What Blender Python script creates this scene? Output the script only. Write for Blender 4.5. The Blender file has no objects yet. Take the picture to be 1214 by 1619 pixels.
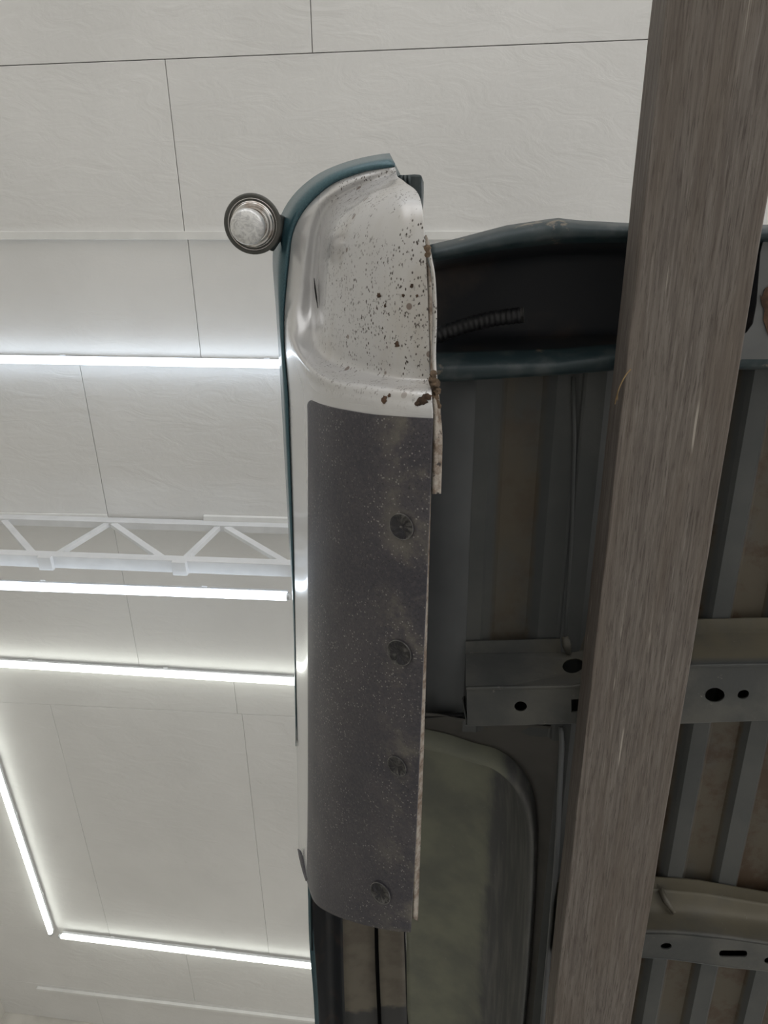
import bpy, bmesh, math, random
import numpy as np
from mathutils import Vector, Matrix
from mathutils.geometry import tessellate_polygon

random.seed(7)
S = bpy.context.scene
COL = S.collection

# ------------------------------------------------------------------ camera
FPX, CX, CY = 1060.0, 607.0, 809.5          # focal length in pixels of a 1214 x 1619 frame
CAM = np.array([0.0, 0.0, 1.45])            # hand-held, looking up


def _n(v):
    v = np.asarray(v, float)
    return v / np.linalg.norm(v)


def _frame(vp_left, vp_down):
    """axes (x right, y towards the picture's foot, z up) seen by the lens (x right, y down, z forward)"""
    ey = _n((vp_down[0], vp_down[1], FPX))
    ex = -_n((vp_left[0], vp_left[1], FPX))
    ex = _n(ex - ey * np.dot(ex, ey))
    ez = np.cross(ex, ey)
    return np.column_stack([ex, ey, ez])


ROOM = _frame((-10600, -469), (3, 2350))     # the building
TRUCK = _frame((-10600, -469), (13, 3090))   # the pickup bed stands about 5 degrees nose-down
T2W = ROOM.T @ TRUCK                         # bed axes -> world axes

cam_d = bpy.data.cameras.new('camera')
cam_d.sensor_fit = 'VERTICAL'
cam_d.sensor_height = 36.0
cam_d.lens = 36.0 * FPX / 1619.0
cam_d.clip_start = 0.02
cam = bpy.data.objects.new('camera', cam_d)
COL.objects.link(cam)
r_, d_, f_ = ROOM[0], ROOM[1], ROOM[2]
m = Matrix(((r_[0], -d_[0], -f_[0], CAM[0]), (r_[1], -d_[1], -f_[1], CAM[1]), (r_[2], -d_[2], -f_[2], CAM[2]), (0, 0, 0, 1)))
cam.matrix_world = m
S.camera = cam

# ------------------------------------------------------------------ light
w = bpy.data.worlds.new('world')
S.world = w
w.use_nodes = True
bg = w.node_tree.nodes['Background']
bg.inputs['Color'].default_value = (1.0, 0.99, 0.98, 1)
bg.inputs['Strength'].default_value = 1.0
S.view_settings.view_transform = 'Standard'
S.view_settings.look = 'None'
S.view_settings.exposure = 0.58
S.view_settings.gamma = 1.0
S.view_settings.use_curve_mapping = False
LED_STRENGTH = 3.2

# ------------------------------------------------------------------ helpers


def up(px, py, h):
    """room point seen at a pixel, h metres above the lens (world coordinates)"""
    d = ROOM.T @ np.array([px - CX, py - CY, FPX])
    return d * (h / d[2]) + CAM


def tp(px, py, h):
    """bed point seen at a pixel, h metres above the lens (bed coordinates)"""
    d = TRUCK.T @ np.array([px - CX, py - CY, FPX])
    return d * (h / d[2])


BASE = tp(600, 900, 0.88)                    # origin of the bed's empty
WBASE = T2W @ BASE + CAM
TMAT = Matrix([list(T2W[0]) + [WBASE[0]], list(T2W[1]) + [WBASE[1]], list(T2W[2]) + [WBASE[2]], [0, 0, 0, 1]])


def link(o, parent=None):
    COL.objects.link(o)
    if parent is not None:
        o.parent = parent
    return o


def mesh(name, verts, faces, mat, parent=None, smooth=True, solid=0, off=0, bevel=0, sub=0):
    me = bpy.data.meshes.new(name)
    me.from_pydata([tuple(map(float, v)) for v in verts], [], [tuple(f) for f in faces])
    bm = bmesh.new()
    bm.from_mesh(me)
    bmesh.ops.recalc_face_normals(bm, faces=bm.faces)
    bm.to_mesh(me)
    bm.free()
    if mat:
        me.materials.append(mat)
    for p in me.polygons:
        p.use_smooth = smooth
    o = link(bpy.data.objects.new(name, me), parent)
    if sub:
        q = o.modifiers.new('sub', 'SUBSURF')
        q.levels = q.render_levels = sub
    if solid:
        q = o.modifiers.new('solid', 'SOLIDIFY')
        q.thickness = solid
        q.offset = off
    if bevel:
        q = o.modifiers.new('bevel', 'BEVEL')
        q.width = bevel
        q.segments = 2
        q.limit_method = 'ANGLE'
    return o


def grid_faces(nr, nc):
    return [(r * nc + c, r * nc + c + 1, (r + 1) * nc + c + 1, (r + 1) * nc + c) for r in range(nr - 1) for c in range(nc - 1)]


def cat(P, t):
    """Catmull-Rom through rows of P at parameter t in [0, len-1]"""
    n = len(P)
    i = min(int(t), n - 2)
    u = t - i
    p1, p2 = P[i], P[i + 1]
    p0 = P[i - 1] if i > 0 else 2 * p1 - p2
    p3 = P[i + 2] if i + 2 < n else 2 * p2 - p1
    return 0.5 * (2 * p1 + (p2 - p0) * u + (2 * p0 - 5 * p1 + 4 * p2 - p3) * u * u + (3 * p1 - p0 - 3 * p2 + p3) * u ** 3)


def resample(pts, n, smooth=True):
    P = np.array(pts, float)
    L = np.concatenate([[0], np.cumsum(np.linalg.norm(np.diff(P[:, :2], axis=0), axis=1))])
    out = []
    for s in np.linspace(0, L[-1], n):
        i = min(max(np.searchsorted(L, s) - 1, 0), len(P) - 2)
        u = (s - L[i]) / max(L[i + 1] - L[i], 1e-9)
        out.append(cat(P, i + u) if smooth else P[i] * (1 - u) + P[i + 1] * u)
    return np.array(out)


def local(p):
    return np.asarray(p) - BASE


def loft(name, curves, mat, parent, n=60, sub_across=4, solid=0.002, off=0, smooth_across=True):
    """curves: lists of (px, py, h) in the bed's frame"""
    C = [np.array([local(tp(*q)) for q in resample(c, n)]) for c in curves]
    P = np.array(C)
    rows = []
    for t in np.linspace(0, len(C) - 1, (len(C) - 1) * sub_across + 1):
        if smooth_across:
            rows.append(cat(P, t))
        else:
            i = min(int(t), len(C) - 2)
            rows.append(P[i] * (1 - t + i) + P[i + 1] * (t - i))
    V = np.concatenate(rows)
    return mesh(name, V, grid_faces(len(rows), n), mat, parent, True, solid, off)


def xloft(name, xs, curves, mat, parent, solid=0.002, sub_across=3, off=0, smooth=True):
    flat = not smooth
    """contours that run along the picture's x: each is a list of (x, y, h), read at the common xs"""
    C = []
    for c in curves:
        c = ext(c)
        C.append(np.array([local(tp(x, np.interp(x, c[:, 0], c[:, 1]), np.interp(x, c[:, 0], c[:, 2]))) for x in xs]))
    P = np.array(C)
    rows = []
    for t in np.linspace(0, len(C) - 1, (len(C) - 1) * sub_across + 1):
        if smooth:
            rows.append(cat(P, t))
        else:
            i = min(int(t), len(C) - 2)
            rows.append(P[i] * (1 - t + i) + P[i + 1] * (t - i))
    return mesh(name, np.concatenate(rows), grid_faces(len(rows), len(xs)), mat, parent, not flat, solid, off)


XEND = 1900                                  # far side of the bed, well outside the picture


def ext(c):
    """carry a contour that stops at x = 1420 on to the bed's far side, square to the bed"""
    c = np.array(c, float)
    if len(c) and abs(c[-1, 0] - 1420) < 1:
        e = c[-1].copy()
        e[0] = XEND
        e[1] += (e[1] - 340) * (XEND - 1420) / 10600.0
        c = np.vstack([c, e])
    return c


def plate(name, outer, holes, mat, parent, solid=0.003, off=1):
    """flat sheet with real holes; every point is already in local coordinates"""
    loops = [outer] + holes
    V = [Vector(p) for l in loops for p in l]
    tris = tessellate_polygon([[Vector(p) for p in l] for l in loops])
    me_v = [tuple(v) for v in V]
    o = mesh(name, me_v, tris, mat, parent, False, solid, off)
    return o


def box_verts(x0, x1, y0, y1, z0, z1):
    v = [(x, y, z) for z in (z0, z1) for y in (y0, y1) for x in (x0, x1)]
    f = [(0, 1, 3, 2), (4, 5, 7, 6), (0, 1, 5, 4), (2, 3, 7, 6), (0, 2, 6, 4), (1, 3, 7, 5)]
    return v, f


def bar(name, a, b, wid, hei, mat, parent=None, bevel=0.002, upv=(0, 0, 1)):
    """a bar of wid x hei between two points"""
    a, b = np.asarray(a, float), np.asarray(b, float)
    d = _n(b - a)
    s = np.cross(d, upv)
    s = _n(s)
    t = np.cross(s, d)
    v = [p + s * sx * wid / 2 + t * sz * hei / 2 for p in (a, b) for sx, sz in ((-1, -1), (1, -1), (1, 1), (-1, 1))]
    f = [(0, 1, 2, 3), (4, 5, 6, 7), (0, 1, 5, 4), (1, 2, 6, 5), (2, 3, 7, 6), (3, 0, 4, 7)]
    return mesh(name, v, f, mat, parent, False, bevel=bevel)


def sweep(path, radii, nseg=14):
    """tube along a path; returns verts, faces"""
    P = [np.asarray(p, float) for p in path]
    V, F = [], []
    ref = np.array([0.13, 0.21, 0.97])
    for i, p in enumerate(P):
        d = _n(P[min(i + 1, len(P) - 1)] - P[max(i - 1, 0)])
        s = _n(np.cross(d, ref))
        t = np.cross(d, s)
        for k in range(nseg):
            a = 2 * math.pi * k / nseg
            V.append(p + radii[i] * (math.cos(a) * s + math.sin(a) * t))
    for i in range(len(P) - 1):
        for k in range(nseg):
            F.append((i * nseg + k, i * nseg + (k + 1) % nseg, (i + 1) * nseg + (k + 1) % nseg, (i + 1) * nseg + k))
    F.append(tuple(range(nseg)))
    F.append(tuple((len(P) - 1) * nseg + k for k in range(nseg)))
    return V, F


def lathe(center, axis, prof, nseg=48):
    """prof: (radius, along axis)"""
    axis = _n(axis)
    s = _n(np.cross(axis, (0.3, 0.9, 0.2)))
    t = np.cross(axis, s)
    V, F = [], []
    for r, z in prof:
        for k in range(nseg):
            a = 2 * math.pi * k / nseg
            V.append(np.asarray(center) + axis * z + r * (math.cos(a) * s + math.sin(a) * t))
    for i in range(len(prof) - 1):
        for k in range(nseg):
            F.append((i * nseg + k, i * nseg + (k + 1) % nseg, (i + 1) * nseg + (k + 1) % nseg, (i + 1) * nseg + k))
    if prof[0][0] > 1e-4:
        F.append(tuple(range(nseg)))
    if prof[-1][0] > 1e-4:
        F.append(tuple((len(prof) - 1) * nseg + k for k in range(nseg)))
    return V, F


def tag(o, label=None, cat_=None, group=None, kind=None):
    if label:
        o['label'] = label
    if cat_:
        o['category'] = cat_
    if group:
        o['group'] = group
    if kind:
        o['kind'] = kind
    return o


# ------------------------------------------------------------------ materials
class NT:
    def __init__(s, name):
        s.m = bpy.data.materials.new(name)
        s.m.use_nodes = True
        s.t = s.m.node_tree
        s.b = s.t.nodes['Principled BSDF']
        tc = s.t.nodes.new('ShaderNodeTexCoord')
        s.obj = tc.outputs['Object']

    def nd(s, typ, **kw):
        n = s.t.nodes.new(typ)
        for k, v in kw.items():
            setattr(n, k, v)
        return n

    def lk(s, a, b):
        s.t.links.new(a, b)

    def coords(s, scale=(1, 1, 1), loc=(0, 0, 0)):
        n = s.nd('ShaderNodeMapping')
        n.inputs['Scale'].default_value = scale
        n.inputs['Location'].default_value = loc
        s.lk(s.obj, n.inputs['Vector'])
        return n.outputs['Vector']

    def noise(s, scale, detail=4, vec=None, rough=0.55, dist=0.0):
        n = s.nd('ShaderNodeTexNoise')
        n.inputs['Scale'].default_value = scale
        n.inputs['Detail'].default_value = detail
        n.inputs['Roughness'].default_value = rough
        n.inputs['Distortion'].default_value = dist
        s.lk(vec if vec is not None else s.obj, n.inputs['Vector'])
        return n.outputs['Fac']

    def voro(s, scale, vec=None, rnd=1.0):
        n = s.nd('ShaderNodeTexVoronoi')
        n.inputs['Scale'].default_value = scale
        n.inputs['Randomness'].default_value = rnd
        s.lk(vec if vec is not None else s.obj, n.inputs['Vector'])
        return n.outputs['Distance']

    def ramp(s, fac, a, b, va=0.0, vb=1.0):
        n = s.nd('ShaderNodeMapRange', interpolation_type='SMOOTHSTEP')
        n.inputs['From Min'].default_value = a
        n.inputs['From Max'].default_value = b
        n.inputs['To Min'].default_value = va
        n.inputs['To Max'].default_value = vb
        s.lk(fac, n.inputs['Value'])
        return n.outputs['Result']

    def math(s, op, a, b=None):
        n = s.nd('ShaderNodeMath', operation=op)
        for i, v in enumerate((a, b)):
            if v is None:
                continue
            if isinstance(v, (int, float)):
                n.inputs[i].default_value = v
            else:
                s.lk(v, n.inputs[i])
        return n.outputs[0]

    def mix(s, fac, a, b):
        n = s.nd('ShaderNodeMix', data_type='RGBA')
        for i, v in ((0, fac), (6, a), (7, b)):
            if isinstance(v, (int, float)):
                n.inputs[i].default_value = v
            elif isinstance(v, tuple):
                n.inputs[i].default_value = (*v, 1)
            else:
                s.lk(v, n.inputs[i])
        return n.outputs[2]

    def sep(s, vec=None):
        n = s.nd('ShaderNodeSeparateXYZ')
        s.lk(vec if vec is not None else s.obj, n.inputs[0])
        return n.outputs

    def bump(s, h, strength=0.3, dist=0.01):
        n = s.nd('ShaderNodeBump')
        n.inputs['Strength'].default_value = strength
        n.inputs['Distance'].default_value = dist
        s.lk(h, n.inputs['Height'])
        s.lk(n.outputs[0], s.b.inputs['Normal'])

    def set(s, color=None, rough=None, metal=None, coat=None, spec=None):
        for k, v in (('Base Color', color), ('Roughness', rough), ('Metallic', metal), ('Coat Weight', coat), ('Specular IOR Level', spec)):
            if v is None:
                continue
            i = s.b.inputs[k]
            if isinstance(v, tuple):
                i.default_value = (*v, 1)
            elif isinstance(v, (int, float)):
                i.default_value = v
            else:
                s.lk(v, i)
        return s.m


def simple(name, col, rough=0.5, metal=0.0, coat=0.0, var=0.12, scale=9.0, bump=0.0):
    n = NT(name)
    f = n.noise(scale, 5)
    c = n.mix(n.ramp(f, 0.3, 0.7), tuple(v * (1 - var) for v in col), tuple(min(1, v * (1 + var)) for v in col))
    n.set(c, rough, metal, coat)
    if bump:
        n.bump(n.noise(scale * 12, 3), bump, 0.003)
    return n.m


M = {}


def build_materials():
    # painted ceiling board, slightly wrinkled
    n = NT('painted_board')
    c = n.mix(n.ramp(n.noise(1.6, 5), 0.3, 0.75), (0.78, 0.775, 0.76), (0.85, 0.845, 0.83))
    c = n.mix(n.ramp(n.noise(7, 6), 0.68, 0.78, 0, 0.25), c, (0.50, 0.49, 0.46))
    n.set(c, 0.6)
    h = n.math('ADD', n.math('MULTIPLY', n.noise(9, 4, n.coords((0.6, 1.4, 1)), dist=1.2), 1.0), n.math('MULTIPLY', n.noise(45, 4), 0.15))
    n.bump(h, 0.35, 0.010)
    M['board'] = n.m
    M['white_steel'] = simple('white_steel', (0.74, 0.75, 0.76), 0.4, 0.0, 0.1, 0.05)
    M['batten'] = simple('white_batten', (0.84, 0.84, 0.82), 0.5, 0, 0, 0.04)
    M['void'] = simple('ceiling_backing', (0.22, 0.22, 0.21), 0.9)
    M['wall'] = simple('painted_wall', (0.62, 0.60, 0.55), 0.7, bump=0.2, scale=4)
    n = NT('concrete')
    n.set(n.mix(n.ramp(n.noise(1.2, 7), 0.3, 0.7), (0.58, 0.57, 0.55), (0.70, 0.69, 0.66)), 0.6)
    M['floor'] = n.m
    n = NT('led')
    n.set((0.9, 0.95, 1.0), 0.4)
    n.b.inputs['Emission Color'].default_value = (0.78, 0.88, 1.0, 1)
    n.b.inputs['Emission Strength'].default_value = LED_STRENGTH
    M['led'] = n.m
    n = NT('led_warm')
    n.set((0.98, 1.0, 0.93), 0.4)
    n.b.inputs['Emission Color'].default_value = (0.97, 1.0, 0.93, 1)
    n.b.inputs['Emission Strength'].default_value = LED_STRENGTH
    M['led_warm'] = n.m
    M['led_case'] = simple('led_case', (0.62, 0.64, 0.66), 0.35, 0.3, 0, 0.05)

    # teal clear-coated body paint
    n = NT('teal_paint')
    n.set(n.mix(n.ramp(n.noise(300, 2), 0.4, 0.6), (0.040, 0.105, 0.132), (0.055, 0.135, 0.165)), 0.35, 0.3, 0.45)
    n.b.inputs['Coat Roughness'].default_value = 0.06
    M['teal'] = n.m
    # the same teal, dull and dusty underneath
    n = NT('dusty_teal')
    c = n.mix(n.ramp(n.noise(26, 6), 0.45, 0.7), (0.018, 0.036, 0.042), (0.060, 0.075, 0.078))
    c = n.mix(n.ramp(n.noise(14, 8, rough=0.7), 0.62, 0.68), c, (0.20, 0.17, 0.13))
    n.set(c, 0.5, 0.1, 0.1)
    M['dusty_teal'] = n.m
    # dark navy inner paint
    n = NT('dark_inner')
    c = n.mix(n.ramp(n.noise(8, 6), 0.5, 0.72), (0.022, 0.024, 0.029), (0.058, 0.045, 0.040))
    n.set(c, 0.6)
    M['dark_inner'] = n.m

    # silver lower paint: tar specks, rust spots and brown dust behind the wheel
    n = NT('silver_paint')
    X = n.sep()
    dirt = n.math('MULTIPLY', n.ramp(X[0], -0.15, -0.09), n.ramp(X[1], -0.22, -0.27))
    base = n.mix(n.ramp(n.noise(5, 4), 0.35, 0.7), (0.60, 0.595, 0.60), (0.66, 0.655, 0.65))
    dust = n.math('MULTIPLY', n.ramp(n.noise(7, 6, n.coords((1, 0.5, 1))), 0.46, 0.75), dirt)
    base = n.mix(n.math('MULTIPLY', dust, 0.6), base, (0.40, 0.34, 0.26))
    v = n.coords((1.0, 0.62, 1.0))
    sp = n.math('MULTIPLY', n.ramp(n.voro(230, v), 0.36, 0.22), n.ramp(n.noise(60, 4), 0.49, 0.56))
    sp = n.math('MULTIPLY', sp, n.ramp(n.noise(11, 4), 0.33, 0.50))
    sp2 = n.math('MULTIPLY', n.ramp(n.noise(210, 5, v, 0.65), 0.585, 0.63), n.ramp(n.noise(16, 3, n.coords(loc=(3, 1, 2))), 0.40, 0.56))
    sp = n.math('MULTIPLY', n.math('MAXIMUM', sp, sp2), dirt)
    c = n.mix(n.math('MULTIPLY', sp, 0.95), base, (0.05, 0.036, 0.028))
    rs = n.math('MULTIPLY', n.ramp(n.voro(21, n.coords(loc=(0.31, 0.17, 0.4))), 0.115, 0.085), dirt)
    c = n.mix(n.math('MULTIPLY', rs, 0.8), c, (0.15, 0.095, 0.07))
    n.set(c, n.math('ADD', n.math('MULTIPLY', dirt, 0.10), 0.27), 0.35, 0.7)
    n.b.inputs['Coat Roughness'].default_value = 0.10
    n.bump(n.math('ADD', n.noise(3, 2), n.math('MULTIPLY', sp, -0.05)), 0.15, 0.01)
    M['silver'] = n.m

    # charcoal stone guard coating, gritty
    n = NT('stone_guard')
    X = n.sep()
    c = n.mix(n.ramp(n.noise(6, 6), 0.35, 0.7), (0.040, 0.038, 0.050), (0.070, 0.064, 0.073))
    c = n.mix(n.ramp(n.noise(170, 5, rough=0.7), 0.42, 0.72, 0, 0.4), c, (0.125, 0.115, 0.115))
    c = n.mix(n.ramp(n.noise(330, 3, n.coords(loc=(4, 2, 1))), 0.58, 0.70, 0, 0.8), c, (0.018, 0.017, 0.02))
    dustm = n.math('MULTIPLY', n.ramp(n.noise(9, 8, rough=0.68), 0.47, 0.66), n.ramp(X[0], -0.03, 0.045))
    c = n.mix(n.math('MULTIPLY', dustm, 0.65), c, (0.21, 0.19, 0.155))
    scr = n.math('MULTIPLY', n.ramp(n.noise(70, 6, n.coords((1, 0.16, 1)), 0.6, 1.5), 0.66, 0.74), 0.2)
    c = n.mix(scr, c, (0.22, 0.21, 0.2))
    grit = n.math('MULTIPLY', n.ramp(n.voro(170), 0.28, 0.14), n.ramp(n.noise(75, 3), 0.42, 0.50))
    grit = n.math('MULTIPLY', grit, n.ramp(n.noise(7, 3), 0.38, 0.55))
    c = n.mix(n.math('MULTIPLY', grit, 0.75), c, (0.32, 0.30, 0.285))
    n.set(c, 0.50, 0.0, 0.0)
    h = n.math('ADD', n.math('MULTIPLY', n.noise(260, 3), 0.5), n.math('MULTIPLY', n.ramp(n.voro(150), 0.25, 0.05), 0.6))
    n.bump(h, 0.30, 0.002)
    M['guard'] = n.m
    n = NT('plug')
    c = n.mix(n.ramp(n.noise(30, 4), 0.45, 0.75), (0.036, 0.035, 0.043), (0.055, 0.052, 0.055))
    n.set(c, 0.5)
    M['plug'] = n.m
    M['plug_rim'] = simple('plug_rim', (0.13, 0.125, 0.12), 0.6, var=0.5, scale=60)

    # dirty seam metal
    n = NT('dirty_seam')
    c = n.mix(n.ramp(n.noise(35, 7, rough=0.7), 0.40, 0.62), (0.38, 0.34, 0.29), (0.17, 0.12, 0.085))
    c = n.mix(n.ramp(n.noise(90, 4), 0.62, 0.68), c, (0.05, 0.04, 0.035))
    n.set(c, 0.7)
    n.bump(n.noise(120, 5), 0.8, 0.004)
    M['seam'] = n.m
    M['clod'] = simple('mud', (0.16, 0.11, 0.07), 0.9, var=0.5, scale=80, bump=0.8)

    # bed floor from below: grey undercoat; brown rust dust in the channels
    n = NT('floor_undercoat')
    X = n.sep()
    c = n.mix(n.ramp(n.noise(5, 6), 0.35, 0.7), (0.062, 0.066, 0.066), (0.088, 0.090, 0.086))
    zz = n.ramp(X[2], 0.300, 0.309)          # the raised channels hold the dust
    nb = n.ramp(n.noise(4, 7, n.coords((1.2, 0.8, 1)), 0.6), 0.25, 0.55)
    c = n.mix(n.math('MULTIPLY', n.math('MULTIPLY', zz, nb), 0.8), c, (0.098, 0.078, 0.050))
    rr = n.math('MULTIPLY', n.ramp(n.noise(9, 8, rough=0.7), 0.47, 0.62), n.math('MULTIPLY', zz, n.ramp(X[0], 0.22, 0.36, 0.35, 1)))
    c = n.mix(n.math('MULTIPLY', rr, 0.8), c, (0.060, 0.032, 0.016))
    n.set(c, 0.6)
    n.bump(n.noise(90, 4), 0.15, 0.003)
    M['undercoat'] = n.m
    n = NT('crossmember_steel')
    c = n.mix(n.ramp(n.noise(7, 7), 0.35, 0.68), (0.060, 0.063, 0.062), (0.112, 0.110, 0.099))
    X = n.sep()
    tan = n.math('MULTIPLY', n.ramp(n.noise(5, 6), 0.30, 0.55), n.math('MULTIPLY', n.ramp(X[0], 0.24, 0.34), n.ramp(X[2], 1.088 - BASE[2], 1.106 - BASE[2])))
    c = n.mix(n.math('MULTIPLY', tan, 0.65), c, (0.15, 0.128, 0.082))
    sc = n.ramp(n.noise(38, 7, rough=0.7), 0.63, 0.72)
    c = n.mix(n.math('MULTIPLY', sc, 0.6), c, (0.30, 0.28, 0.25))
    n.set(c, 0.5, 0.2)
    n.bump(n.noise(70, 5), 0.2, 0.003)
    M['xmember'] = n.m
    n = NT('wheelhouse')
    xk = local(tp(764, 1400, 1.48))[0]
    X = n.sep()
    dus = n.ramp(n.math('ADD', X[0], n.math('MULTIPLY', n.noise(14, 5), 0.05)), xk + 0.045, xk + 0.015)
    green = n.mix(n.ramp(n.noise(6, 7), 0.3, 0.7), (0.135, 0.140, 0.115), (0.215, 0.220, 0.165))
    steel = n.mix(n.ramp(n.noise(40, 6, n.coords((1, 0.12, 1))), 0.40, 0.75), (0.080, 0.082, 0.082), (0.150, 0.147, 0.138))
    c = n.mix(dus, steel, green)
    c = n.mix(n.math('MULTIPLY', n.ramp(n.noise(60, 6, rough=0.7), 0.62, 0.72), 0.4), c, (0.26, 0.26, 0.24))
    n.set(c, 0.6)
    n.bump(n.noise(80, 5), 0.15, 0.003)
    M['wheelhouse'] = n.m
    n = NT('brown_inner')
    X = n.sep()
    c = n.mix(n.ramp(n.noise(12, 5), 0.35, 0.65), (0.135, 0.115, 0.092), (0.185, 0.165, 0.13))
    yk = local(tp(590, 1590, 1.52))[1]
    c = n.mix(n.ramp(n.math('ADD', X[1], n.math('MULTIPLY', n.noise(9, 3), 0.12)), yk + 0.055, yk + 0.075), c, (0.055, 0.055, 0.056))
    n.set(c, 0.7)
    M['brown_inner'] = n.m
    M['inner_paint'] = simple('inner_paint', (0.125, 0.131, 0.134), 0.55, 0, 0, 0.15, 4)
    M['grey_plate'] = simple('grey_plate', (0.14, 0.145, 0.145), 0.55, 0.1, 0, 0.12)
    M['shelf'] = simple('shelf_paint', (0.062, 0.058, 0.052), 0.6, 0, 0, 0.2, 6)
    M['rust'] = simple('rust', (0.080, 0.046, 0.028), 0.9, var=0.5, scale=50)
    M['black_rubber'] = simple('black_rubber', (0.016, 0.016, 0.018), 0.5)
    M['matte_black'] = simple('matte_black', (0.008, 0.008, 0.009), 0.9)

    n = NT('chrome')
    n.set(n.mix(n.ramp(n.noise(40, 6), 0.45, 0.7), (0.72, 0.70, 0.68), (0.40, 0.34, 0.29)), 0.14, 1.0)
    M['chrome'] = n.m
    n = NT('brushed_cap')
    c = n.mix(n.ramp(n.noise(90, 5, dist=2.0), 0.4, 0.65), (0.86, 0.86, 0.85), (0.62, 0.62, 0.62))
    n.set(c, 0.32, 0.55)
    M['cap'] = n.m
    M['gasket'] = simple('gasket', (0.10, 0.10, 0.09), 0.6)

    # weathered timber, grain along the beam
    n = NT('weathered_timber')
    g = n.coords((1, 0.035, 1))
    c = n.mix(n.ramp(n.noise(150, 8, g, 0.65, 0.3), 0.30, 0.70), (0.125, 0.106, 0.094), (0.210, 0.186, 0.165))
    c = n.mix(n.ramp(n.noise(420, 5, n.coords((1, 0.05, 1), (1, 7, 3)), 0.7), 0.50, 0.66, 0, 0.65), c, (0.060, 0.048, 0.041))
    c = n.mix(n.ramp(n.noise(300, 5, n.coords((1, 0.04, 1), (6, 2, 8)), 0.7), 0.56, 0.70, 0, 0.55), c, (0.30, 0.275, 0.25))
    c = n.mix(n.ramp(n.noise(18, 5, n.coords((1, 0.12, 1))), 0.40, 0.70, 0, 0.5), c, (0.135, 0.108, 0.086))
    c = n.mix(n.math('MULTIPLY', n.ramp(n.noise(250, 4, g), 0.60, 0.72), 0.22), c, (0.06, 0.05, 0.043))
    c = n.mix(n.math('MULTIPLY', n.ramp(n.noise(95, 3, n.coords((1, 0.022, 1), (2, 5, 1))), 0.645, 0.70), n.ramp(n.noise(6, 3), 0.45, 0.6)), c, (0.38, 0.345, 0.30))
    n.set(c, 0.75, spec=0.3)
    n.bump(n.noise(140, 6, g), 0.35, 0.003)
    M['timber'] = n.m
    M['straw'] = simple('straw', (0.22, 0.15, 0.07), 0.8, var=0.3, scale=60)


build_materials()

# ------------------------------------------------------------------ the room
HC = 2.70                                    # ceiling above the lens


def rp(px, py, dh=0.0):
    return up(px, py, HC - dh)


CEIL_Z = HC + CAM[2]
corner = rp(8, 1600)
XW, YW = corner[0], corner[1]                # left wall and front wall
XE, YE = 4.6, -4.4                           # far right and rear ends of the built room

v, f = box_verts(XW - 0.1, XE, YE, YW + 0.1, CEIL_Z + 0.02, CEIL_Z + 0.08)
ceiling = tag(mesh('ceiling', v, f, M['void'], None, False), kind='structure')
v, f = box_verts(-9, 9, -9, 9, -0.1, 0.0)
tag(mesh('floor', v, f, M['floor'], None, False), kind='structure')
v, f = box_verts(XW - 0.12, XW, YE, YW, 0.0, CEIL_Z + 0.02)
tag(mesh('wall_left', v, f, M['wall'], None, False), kind='structure')
v, f = box_verts(XW - 0.12, XE, YW, YW + 0.12, 0.0, CEIL_Z + 0.02)
tag(mesh('wall_front', v, f, M['wall'], None, False), kind='structure')

# boards: rows lie between seams that run across the picture, each row has its own butt joints


def line_y(a, b):
    A, B = rp(*a), rp(*b)
    k = (B[1] - A[1]) / (B[0] - A[0])
    return lambda x: A[1] + k * (x - A[0])


def const_y(y):
    return lambda x: y


seams = [const_y(YE), const_y(-1.75), line_y((0, 104), (1030, 62)), line_y((0, 373), (700, 373)), line_y((0, 568), (440, 575)),
         line_y((0, 822), (455, 836)), line_y((0, 1046), (465, 1074)), line_y((0, 1110), (465, 1133)), line_y((95, 1473), (494, 1521)),
         line_y((75, 1557), (490, 1605)), const_y(YW)]
joint_px = {1: [(492, 40)], 2: [(275, 222)], 3: [(307, 470)], 4: [(147, 690)], 5: [(205, 970)], 7: [(395, 1240), (163, 1437)], 8: [(300, 1540)]}
for r in range(len(seams) - 1):
    ya, yb = seams[r], seams[r + 1]
    cuts = sorted(rp(*p)[0] for p in joint_px.get(r, []))
    if not cuts:
        cuts = [-0.9 + 0.37 * r]
    xs = list(cuts)
    while xs[0] > XW + 0.5:
        xs.insert(0, xs[0] - 2.4)
    xs[0] = XW
    while xs[-1] < XE:
        xs.append(xs[-1] + 2.4)
    xs[-1] = XE
    for i in range(len(xs) - 1):
        g = 0.0014 if r in (1, 2, 3, 4) else 0.0008
        x0, x1 = xs[i] + g, xs[i + 1] - g
        V = []
        for z in (CEIL_Z, CEIL_Z + 0.02):
            V += [(x0, ya(x0) + g, z), (x1, ya(x1) + g, z), (x1, yb(x1) - g, z), (x0, yb(x0) - g, z)]
        mesh('ceiling_panel', V, [(0, 1, 2, 3), (4, 5, 6, 7), (0, 1, 5, 4), (1, 2, 6, 5), (2, 3, 7, 6), (3, 0, 4, 7)], M['board'], ceiling, False, bevel=0.0015)


def trim(n, a, b, wid, hei):
    """white batten screwed to the ceiling"""
    A, B = rp(*a), rp(*b)
    A[2] = B[2] = CEIL_Z - hei / 2 - 0.0005
    o = bar('trim_%d' % n, A, B, wid, hei, M['batten'])
    tag(o, kind='structure')


trim(1, (-60, 372), (1420, 372), 0.03, 0.018)
trim(2, (60, 1560), (700, 1636), 0.024, 0.02)
trim(3, (-60, 816), (172, 820), 0.05, 0.012)
trim(4, (324, 820), (640, 829), 0.045, 0.02)


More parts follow.
